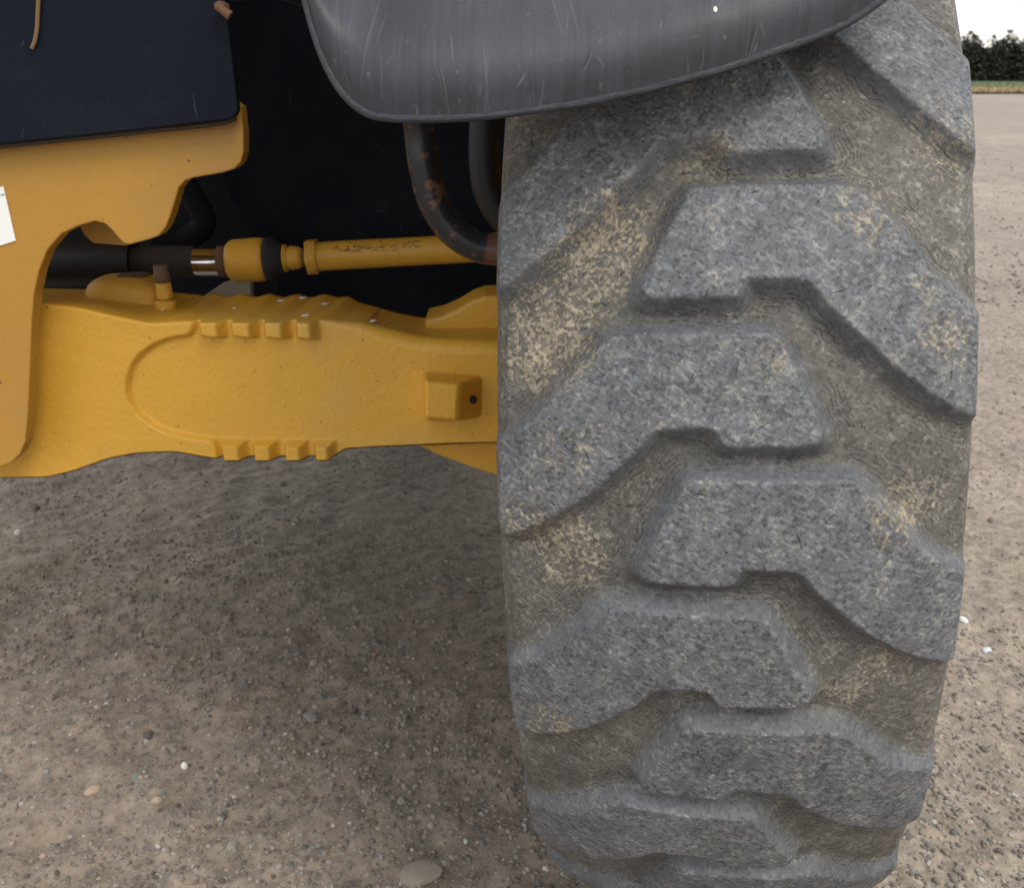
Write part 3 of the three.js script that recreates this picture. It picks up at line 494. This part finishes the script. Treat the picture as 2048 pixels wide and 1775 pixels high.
{
  const xs = []; const x0 = lipPts[0][0], x1 = lipPts[lipPts.length - 1][0];
  for (let k = 0; k <= 300; k++) xs.push(mix(x0, x1, Math.pow(k / 300, 1.25)));
  const NB = 150, outer = [], inner = [], uvs = [];
  const lipY = x => { let s = 0, w = 0; for (let k = -3; k <= 3; k++) { const g = Math.exp(-k * k / 4); s += g * lerpLine(lipPts, x + k * 0.003); w += g; } return s / w; };
  xs.forEach((x, i) => {
    let y = lipY(x), z = -0.735 - 0.9 * Math.pow(Math.max(0, -0.05 - x), 1.6) * 1.6 - 0.02 * smooth(0.1, 0.3, x);
    const col = []; let b = 0;
    for (let k = 0; k < NB; k++) {
      const step = k < 70 ? 0.0022 : 0.016;
      const rr = Math.hypot(y - AXY, z - AXZ), ph = Math.atan2(y - AXY, z - AXZ);
      let al = -0.14 + 1.05 * smooth(0.006, 0.066, b);                     // lean of the skin from upright
      const follow = ph + (rr - 0.785) * 2.2;                              // further up it keeps a steady gap round the tyre
      al = mix(al, follow, smooth(0.08, 0.20, b));
      col.push([x, y, z, al, b]); y += Math.cos(al) * step; z -= Math.sin(al) * step; b += step;
    }
    outer.push(col);
  });
  const nx = xs.length, pos = [], uv = [], idx = [], th = 0.006;
  const wave = (x, b) => 0.0018 * (fbm(x * 14 + 11, b * 14 + 11, 93, 3) - 0.5);
  outer.forEach(col => col.forEach(([x, y, z, al, b]) => { const w = wave(x, b); pos.push(x, y + Math.sin(al) * w, z + Math.cos(al) * w); uv.push(x / 0.7, b / 0.7); }));
  outer.forEach(col => col.forEach(([x, y, z, al, b]) => { pos.push(x, y - Math.sin(al) * th, z - Math.cos(al) * th); uv.push(x / 0.7, b / 0.7); }));
  const O = (i, k) => i * NB + k, I = (i, k) => nx * NB + i * NB + k;
  for (let i = 0; i < nx - 1; i++) { for (let k = 0; k < NB - 1; k++) { idx.push(O(i, k), O(i + 1, k), O(i, k + 1), O(i + 1, k), O(i + 1, k + 1), O(i, k + 1)); idx.push(I(i, k), I(i, k + 1), I(i + 1, k), I(i + 1, k), I(i, k + 1), I(i + 1, k + 1)); } }
  const g = new THREE.BufferGeometry(); g.setAttribute('position', new THREE.Float32BufferAttribute(pos, 3)); g.setAttribute('uv', new THREE.Float32BufferAttribute(uv, 2)); g.setIndex(idx); g.computeVertexNormals();
  fender = mp('fender', g, fenderMat, machine, 'scratched dark grey plastic fender above the tyre');
  // cut edge of the sheet
  const ep = [], eu = [], ei = []; const ring = []; for (let k = NB - 1; k > 0; k--) ring.push([0, k]); for (let i = 0; i < nx; i++) ring.push([i, 0]); for (let k = 1; k < NB; k++) ring.push([nx - 1, k]);
  ring.forEach(([i, k], n) => { for (const v of [O(i, k), I(i, k)]) { ep.push(pos[v * 3], pos[v * 3 + 1], pos[v * 3 + 2]); eu.push(uv[v * 2], uv[v * 2 + 1]); } if (n) { const a = (n - 1) * 2; ei.push(a, a + 1, a + 2, a + 1, a + 3, a + 2); } });
  const eg = new THREE.BufferGeometry(); eg.setAttribute('position', new THREE.Float32BufferAttribute(ep, 3)); eg.setAttribute('uv', new THREE.Float32BufferAttribute(eu, 2)); eg.setIndex(ei); eg.computeVertexNormals();
  part('fender_edge', eg, fenderMat, fender);
  const lipC = new THREE.CatmullRomCurve3(outer.filter((c, i) => i % 4 === 0).map(c => new THREE.Vector3(c[0][0], c[0][1] + 0.0012, c[0][2] - 0.0015)));
  part('fender_lip', new THREE.TubeGeometry(lipC, 220, 0.0034, 8), fenderMat, fender);
  const c0 = outer.reduce((a, c) => Math.abs(c[0][0] - 0.138) < Math.abs(a[0][0] - 0.138) ? c : a), v0 = c0[19];
  const wm = part('white_mark', new THREE.SphereGeometry(1, 12, 8).scale(0.0015, 0.0024, 0.0006), std(0.6, 0.6, 0.56, 0.8), fender); wm.position.set(v0[0], v0[1], v0[2] + 0.0005); wm.rotation.x = -v0[3];
}
{
  const tubeMat = (() => {
    const W = 1024, H = 64; const map = colorTex(W, H, (i, j, o) => {
      const x = i / W, y = j / H, n = fbm(x * 36, y * 9, 95, 4, 36, 9), band = smooth(0.10, 0.02, Math.abs(x - 0.60)) , end = smooth(0.93, 0.95, x), st = smooth(0.10, 0.03, Math.abs(y - 0.5 - 0.03 * Math.sin(x * 30))) * smooth(0.66, 0.5, x) * smooth(0.05, 0.25, x);
      const ru = Math.max(smooth(0.50, 0.62, n * 0.62 + band * 0.30), end * 0.9, st * smooth(0.42, 0.6, n) * 0.8, smooth(0.7, 0.8, n));
      o[0] = mix(0.016, 0.125, ru); o[1] = mix(0.017, 0.058, ru); o[2] = mix(0.021, 0.035, ru);
    });
    return new THREE.MeshStandardMaterial({ map, roughness: 0.3 });
  })();
  const path = (pts, z) => pts.map(([x, y], i) => new THREE.Vector3(x, y, z[i]));
  const t1 = path([[-0.1106, 1.1224], [-0.1080, 1.0802], [-0.1064, 1.0425], [-0.1021, 0.9982], [-0.0916, 0.9557], [-0.0705, 0.9238], [-0.0411, 0.9049], [-0.0143, 0.9002]], [-1.16, -1.18, -1.2, -1.2, -1.2, -1.2, -1.2, -1.2]);
  const t2 = path([[-0.0338, 1.1303], [-0.0330, 1.0848], [-0.0341, 1.0381], [-0.0351, 0.9962], [-0.0292, 0.9565], [-0.0121, 0.9272], [0.0013, 0.9158]], [-1.28, -1.3, -1.3, -1.3, -1.3, -1.3, -1.3]);
  const g1 = new THREE.TubeGeometry(new THREE.CatmullRomCurve3(t1), 90, 0.0186, 24); const g2 = new THREE.TubeGeometry(new THREE.CatmullRomCurve3(t2), 90, 0.0195, 24);
  mp('fender_bracket_tube', g1, tubeMat, machine, 'black bent steel tube with rubbed rusty patch');
  mp('fender_bracket_tube', g2, blackSteel, machine, 'black bent steel tube close to the tyre');
}
// ---- dark inside of the wheel arch and the machine's body behind and above
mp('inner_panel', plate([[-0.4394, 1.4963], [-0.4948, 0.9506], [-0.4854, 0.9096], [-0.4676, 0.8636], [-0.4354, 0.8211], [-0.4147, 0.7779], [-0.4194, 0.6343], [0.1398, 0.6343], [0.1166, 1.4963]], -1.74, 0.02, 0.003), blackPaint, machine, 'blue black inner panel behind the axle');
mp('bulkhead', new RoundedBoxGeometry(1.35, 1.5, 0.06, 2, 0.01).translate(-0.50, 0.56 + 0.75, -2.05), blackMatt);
mp('added_belly_plate', new RoundedBoxGeometry(1.25, 0.05, 2.6, 2, 0.015).translate(-0.25, 0.50, -3.05), blackMatt);  // unseen plate added to deepen the shade on the ground below
mp('added_chassis_beam', new RoundedBoxGeometry(0.9, 0.75, 2.4, 2, 0.03).translate(-0.55, 0.92, -3.3), blackMatt);  // unseen block put in to shade the ground
mp('body', new RoundedBoxGeometry(1.45, 0.85, 3.2, 3, 0.05).translate(-0.88, 1.92, -2.65), yellowPlain);  // unseen upper body; its front overhang is shaped to shade the frame plate
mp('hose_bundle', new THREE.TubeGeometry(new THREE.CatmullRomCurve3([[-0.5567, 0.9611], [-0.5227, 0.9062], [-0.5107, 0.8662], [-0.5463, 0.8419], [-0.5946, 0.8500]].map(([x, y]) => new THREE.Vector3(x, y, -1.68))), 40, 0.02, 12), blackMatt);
// dry stalk caught on the black panel
{
  const pts = [[-0.5228, 1.1841], [-0.5277, 1.1613], [-0.5318, 1.1433], [-0.5359, 1.1319], [-0.5405, 1.1241]].map(([x, y]) => new THREE.Vector3(x, y, -1.2095));
  const m = new THREE.Mesh(new THREE.TubeGeometry(new THREE.CatmullRomCurve3(pts), 24, 0.0024, 6), std(0.20, 0.12, 0.06, 0.9));
  top(shadow(m), 'dry_stalk', 'thin brown dry stalk hanging on the black panel', 'stalk');
}

// ---------------------------------------------------------------- single stones that stand out
{
  const list = [
    ['large tan grey flat cobble half buried beside the tyre foot', [[-0.137, -1.181]][0], 0.036, [0.26, 0.225, 0.185], 0.28],
    ['bright white angular stone chip on the gravel', [[-0.565, -1.426]][0], 0.0085, [0.75, 0.75, 0.72], 0.8],
    ['round cream pebble in the middle of the shaded gravel', [[-0.397, -1.730]][0], 0.0095, [0.34, 0.29, 0.22], 0.8],
    ['grey flat stone sunk in the middle of the gravel', [[-0.372, -1.558]][0], 0.016, [0.22, 0.215, 0.20], 0.3],
    ['long pinkish cream flat stone at lower left', [[-0.694, -1.357]][0], 0.015, [0.42, 0.32, 0.25], 0.45],
    ['flat greenish grey stone flush with the dirt', [[-0.631, -1.391]][0], 0.014, [0.19, 0.205, 0.18], 0.25],
    ['grey wedge shaped stone near the bottom edge', [[-0.427, -1.220]][0], 0.011, [0.26, 0.25, 0.22], 0.8],
    ['round brown grey pebble with dark side at lower left', [[-0.664, -1.296]][0], 0.011, [0.24, 0.205, 0.17], 0.8],
    ['peach coloured pebble right of the cream pebble in the shade', [[-0.280, -1.758]][0], 0.007, [0.36, 0.22, 0.14], 0.7],
    ['pale tan round pebble left of the grey wedge stone', [[-0.579, -1.329]][0], 0.009, [0.40, 0.33, 0.25], 0.8],
    ['white chip far left under the frame', [[-1.276, -2.342]][0], 0.011, [0.7, 0.69, 0.66], 0.6],
    ['large brown flat stone sunk below the pale pebbles', [[-0.417, -1.361]][0], 0.022, [0.20, 0.165, 0.135], 0.25],
    ['white crumpled chip right beside the tyre', [[0.985, -1.915]][0], 0.012, [0.72, 0.72, 0.72], 0.6],
    ['bluish white chip right of the tyre lower than the other', [[0.985, -1.798]][0], 0.012, [0.55, 0.62, 0.70], 0.5],
  ];
  list.forEach(([label, [x, z], s, c, flat], i) => {
    const g = new THREE.IcosahedronGeometry(1, 3).deleteAttribute('uv'), p = g.attributes.position, o = i * 5.3;
    for (let k = 0; k < p.count; k++) { const a = p.getX(k), b = p.getY(k), d = p.getZ(k), f = 0.78 + 0.30 * fbm(a * 1.2 + o + 9, b * 1.2 + d * 1.5 + 9, 101, 2) + 0.10 * fbm(a * 4 + o + 9, d * 4 + b * 3 + 9, 102, 2); p.setXYZ(k, a * f, b * f * flat, d * f * 0.68); }
    g.computeVertexNormals(); g.scale(s, s, s);
    const m = new THREE.Mesh(g, std(...c, 0.9)); m.position.set(x, groundH(x, z) + s * flat * 0.25, z); m.rotation.y = i * 1.7 + 0.4;
    top(shadow(m), 'stone', label, 'stone', 'stones that stand out on the gravel');
  });
}

// ---------------------------------------------------------------- verge, field and trees
{
  const sheet = (x0, x1, z0, z1, y, mat, name, label, cat) => {
    const g = new THREE.PlaneGeometry(x1 - x0, z0 - z1, 120, 40).rotateX(-Math.PI / 2).translate((x0 + x1) / 2, 0, (z0 + z1) / 2), p = g.attributes.position, u = g.attributes.uv;
    for (let i = 0; i < p.count; i++) { p.setY(i, y); u.setXY(i, p.getX(i) / 30, p.getZ(i) / 30); }
    g.computeVertexNormals(); const m = new THREE.Mesh(g, mat); m.receiveShadow = true; top(m, name, label, cat, null, 'structure');
  };
  const tx = (a, b, sd) => { const N = 512; return colorTex(N, N, (i, j, o) => { const n = fbm(i / N * 24, j / N * 24, sd, 5, 24, 24), t = smooth(0.3, 0.7, n); for (let k = 0; k < 3; k++) o[k] = mix(a[k], b[k], t); }); };
  sheet(-300, 300, -70, -84, 0.06, new THREE.MeshStandardMaterial({ map: tx([0.24, 0.18, 0.10], [0.36, 0.28, 0.15], 111), roughness: 1 }), 'dry_verge', 'strip of dry tan grass at the far edge of the gravel', 'verge');
  sheet(-300, 300, -84, -420, 0.10, new THREE.MeshStandardMaterial({ map: tx([0.13, 0.16, 0.09], [0.18, 0.21, 0.13], 112), roughness: 1 }), 'green_field', 'green field between the dry verge and the trees', 'field');
  const blade = new THREE.BufferGeometry(), bp = [], bi = [], r = rng(17);
  for (let k = 0; k < 7; k++) { const a = r() * 6.28, l = 0.15 + 0.2 * r(), h = 0.25 + 0.2 * r(), w = 0.02; const n = bp.length / 3; bp.push(Math.cos(a + 1.57) * w, 0, Math.sin(a + 1.57) * w, -Math.cos(a + 1.57) * w, 0, -Math.sin(a + 1.57) * w, Math.cos(a) * l, h, Math.sin(a) * l); bi.push(n, n + 1, n + 2); }
  blade.setAttribute('position', new THREE.Float32BufferAttribute(bp, 3)); blade.setIndex(bi); blade.computeVertexNormals();
  const tufts = (n, z0, z1, tone, name, label) => {
    const im = new THREE.InstancedMesh(blade, new THREE.MeshStandardMaterial({ roughness: 1, side: THREE.DoubleSide }), n), M = new THREE.Matrix4(), Q = new THREE.Quaternion(), C = new THREE.Color();
    for (let i = 0; i < n; i++) { const z = mix(z0, z1, r()), x = -z * (0.40 + 0.2 * r()), s = 0.7 + 0.9 * r(); M.compose(new THREE.Vector3(x, 0.05, z), Q.setFromAxisAngle(new THREE.Vector3(0, 1, 0), r() * 6.28), new THREE.Vector3(s, s * (0.25 + 0.4 * r()), s)); im.setMatrixAt(i, M); const b = 0.75 + 0.5 * r(); im.setColorAt(i, C.setRGB(tone[0] * b, tone[1] * b, tone[2] * b)); }
    im.castShadow = im.receiveShadow = true; top(im, name, label, 'grass', null, 'stuff');
  };
  tufts(5000, -69.5, -86, [0.36, 0.27, 0.14], 'dry_grass', 'dry tan grass tufts along the edge of the gravel');
  tufts(9000, -86, -192, [0.17, 0.20, 0.12], 'green_grass', 'green grass tufts in the far field');
}
{
  const bark = std(0.06, 0.045, 0.035, 0.95), greens = [std(0.050, 0.062, 0.038, 0.95, { side: THREE.DoubleSide }), std(0.058, 0.070, 0.044, 0.95, { side: THREE.DoubleSide }), std(0.068, 0.070, 0.048, 0.95, { side: THREE.DoubleSide })];
  const makeTree = (seed, H) => {
    const r = rng(seed), p = [], add = (x, y, z, s) => { for (let k = 0; k < 2; k++) { const a = r() * 6.28, b = (r() - 0.5) * 1.6, ux = Math.cos(a) * s, uz = Math.sin(a) * s, uy = b * s * 0.6; p.push(x - ux * 0.5, y - uy, z - uz * 0.5, x + ux * 0.5 - uz * 0.45, y + s * 0.35 * (r() - 0.4), z + uz * 0.5 + ux * 0.45, x + ux * 0.6 + uz * 0.4, y + uy + s * 0.3 * (r() - 0.5), z + uz * 0.6 - ux * 0.4); } };
    const n = 90;
    for (let w = 0; w < n; w++) {
      const f = w / n, y = H * (0.03 + 0.96 * f), reach = (0.29 * H) * Math.pow(1 - f, 0.42) * (0.6 + 0.5 * r()) + 0.06, a = r() * 6.28, m = 5 + Math.floor(16 * (1 - f));
      for (let k = 0; k < m; k++) { const d = reach * Math.sqrt(r()), q = a + (r() - 0.5) * 2.6; add(Math.cos(q) * d, y - d * 0.25 + (r() - 0.5) * 0.3, Math.sin(q) * d, 0.22 + 0.42 * r() * (1 - f * 0.6)); }
    }
    for (let k = 0; k < 10; k++) add((r() - 0.5) * 0.1, H * (0.96 + 0.06 * r()), (r() - 0.5) * 0.1, 0.14);
    const g = new THREE.BufferGeometry(); g.setAttribute('position', new THREE.Float32BufferAttribute(p, 3)); g.computeVertexNormals();
    return { crown: g, trunk: new THREE.CylinderGeometry(0.03, 0.13, H * 0.97, 7).translate(0, H * 0.485, 0) };
  };
  const kinds = [1, 2, 3, 4, 5].map(k => makeTree(500 + k, 6.2 + 0.55 * k)), r = rng(64);
  const plant = (x, z, k, s) => {
    const t = new THREE.Group(), K = kinds[k]; part('trunk', K.trunk, bark, t); part('crown', K.crown, greens[Math.floor(r() * 3)], t);
    t.position.set(x, 0.08, z); t.rotation.y = r() * 6.28; t.scale.set(s * 1.15, s, s * 1.15);
    top(t, 'conifer_tree', 'dark green conifer in the dense tree row beyond the field', 'tree', 'conifers beyond the field');
  };
  for (let row = 0; row < 3; row++) for (let k = 0; k < 24; k++) plant(80 + k * 1.32 + row * 0.7 + (r() - 0.5) * 0.9, -198 - row * 2.2 - r(), Math.floor(r() * 5), 0.84 + 0.2 * r());
  // the same row going on out of sight behind the machine and to the right
  const spots = []; for (let k = 0; k < 150; k++) { const x = -150 + k * 2.2; if (x > 78 && x < 113) continue; spots.push(x); } for (let k = 0; k < 40; k++) spots.push(113 + k * 2.2);
  const im = new THREE.InstancedMesh(kinds[2].crown, greens[1], spots.length * 2), M = new THREE.Matrix4(), Q = new THREE.Quaternion();
  spots.forEach((x, i) => { for (let w = 0; w < 2; w++) { const s = 0.85 + 0.25 * r(); M.compose(new THREE.Vector3(x + r(), 0.08, -198 - 2.5 * w - r()), Q.setFromAxisAngle(new THREE.Vector3(0, 1, 0), r() * 6.28), new THREE.Vector3(s * 1.15, s, s * 1.15)); im.setMatrixAt(i * 2 + w, M); } });
  top(im, 'far_wood', 'far tree row going on behind the machine', 'wood', null, 'stuff');
}
scene.updateMatrixWorld(true);
renderer.render(scene, camera);
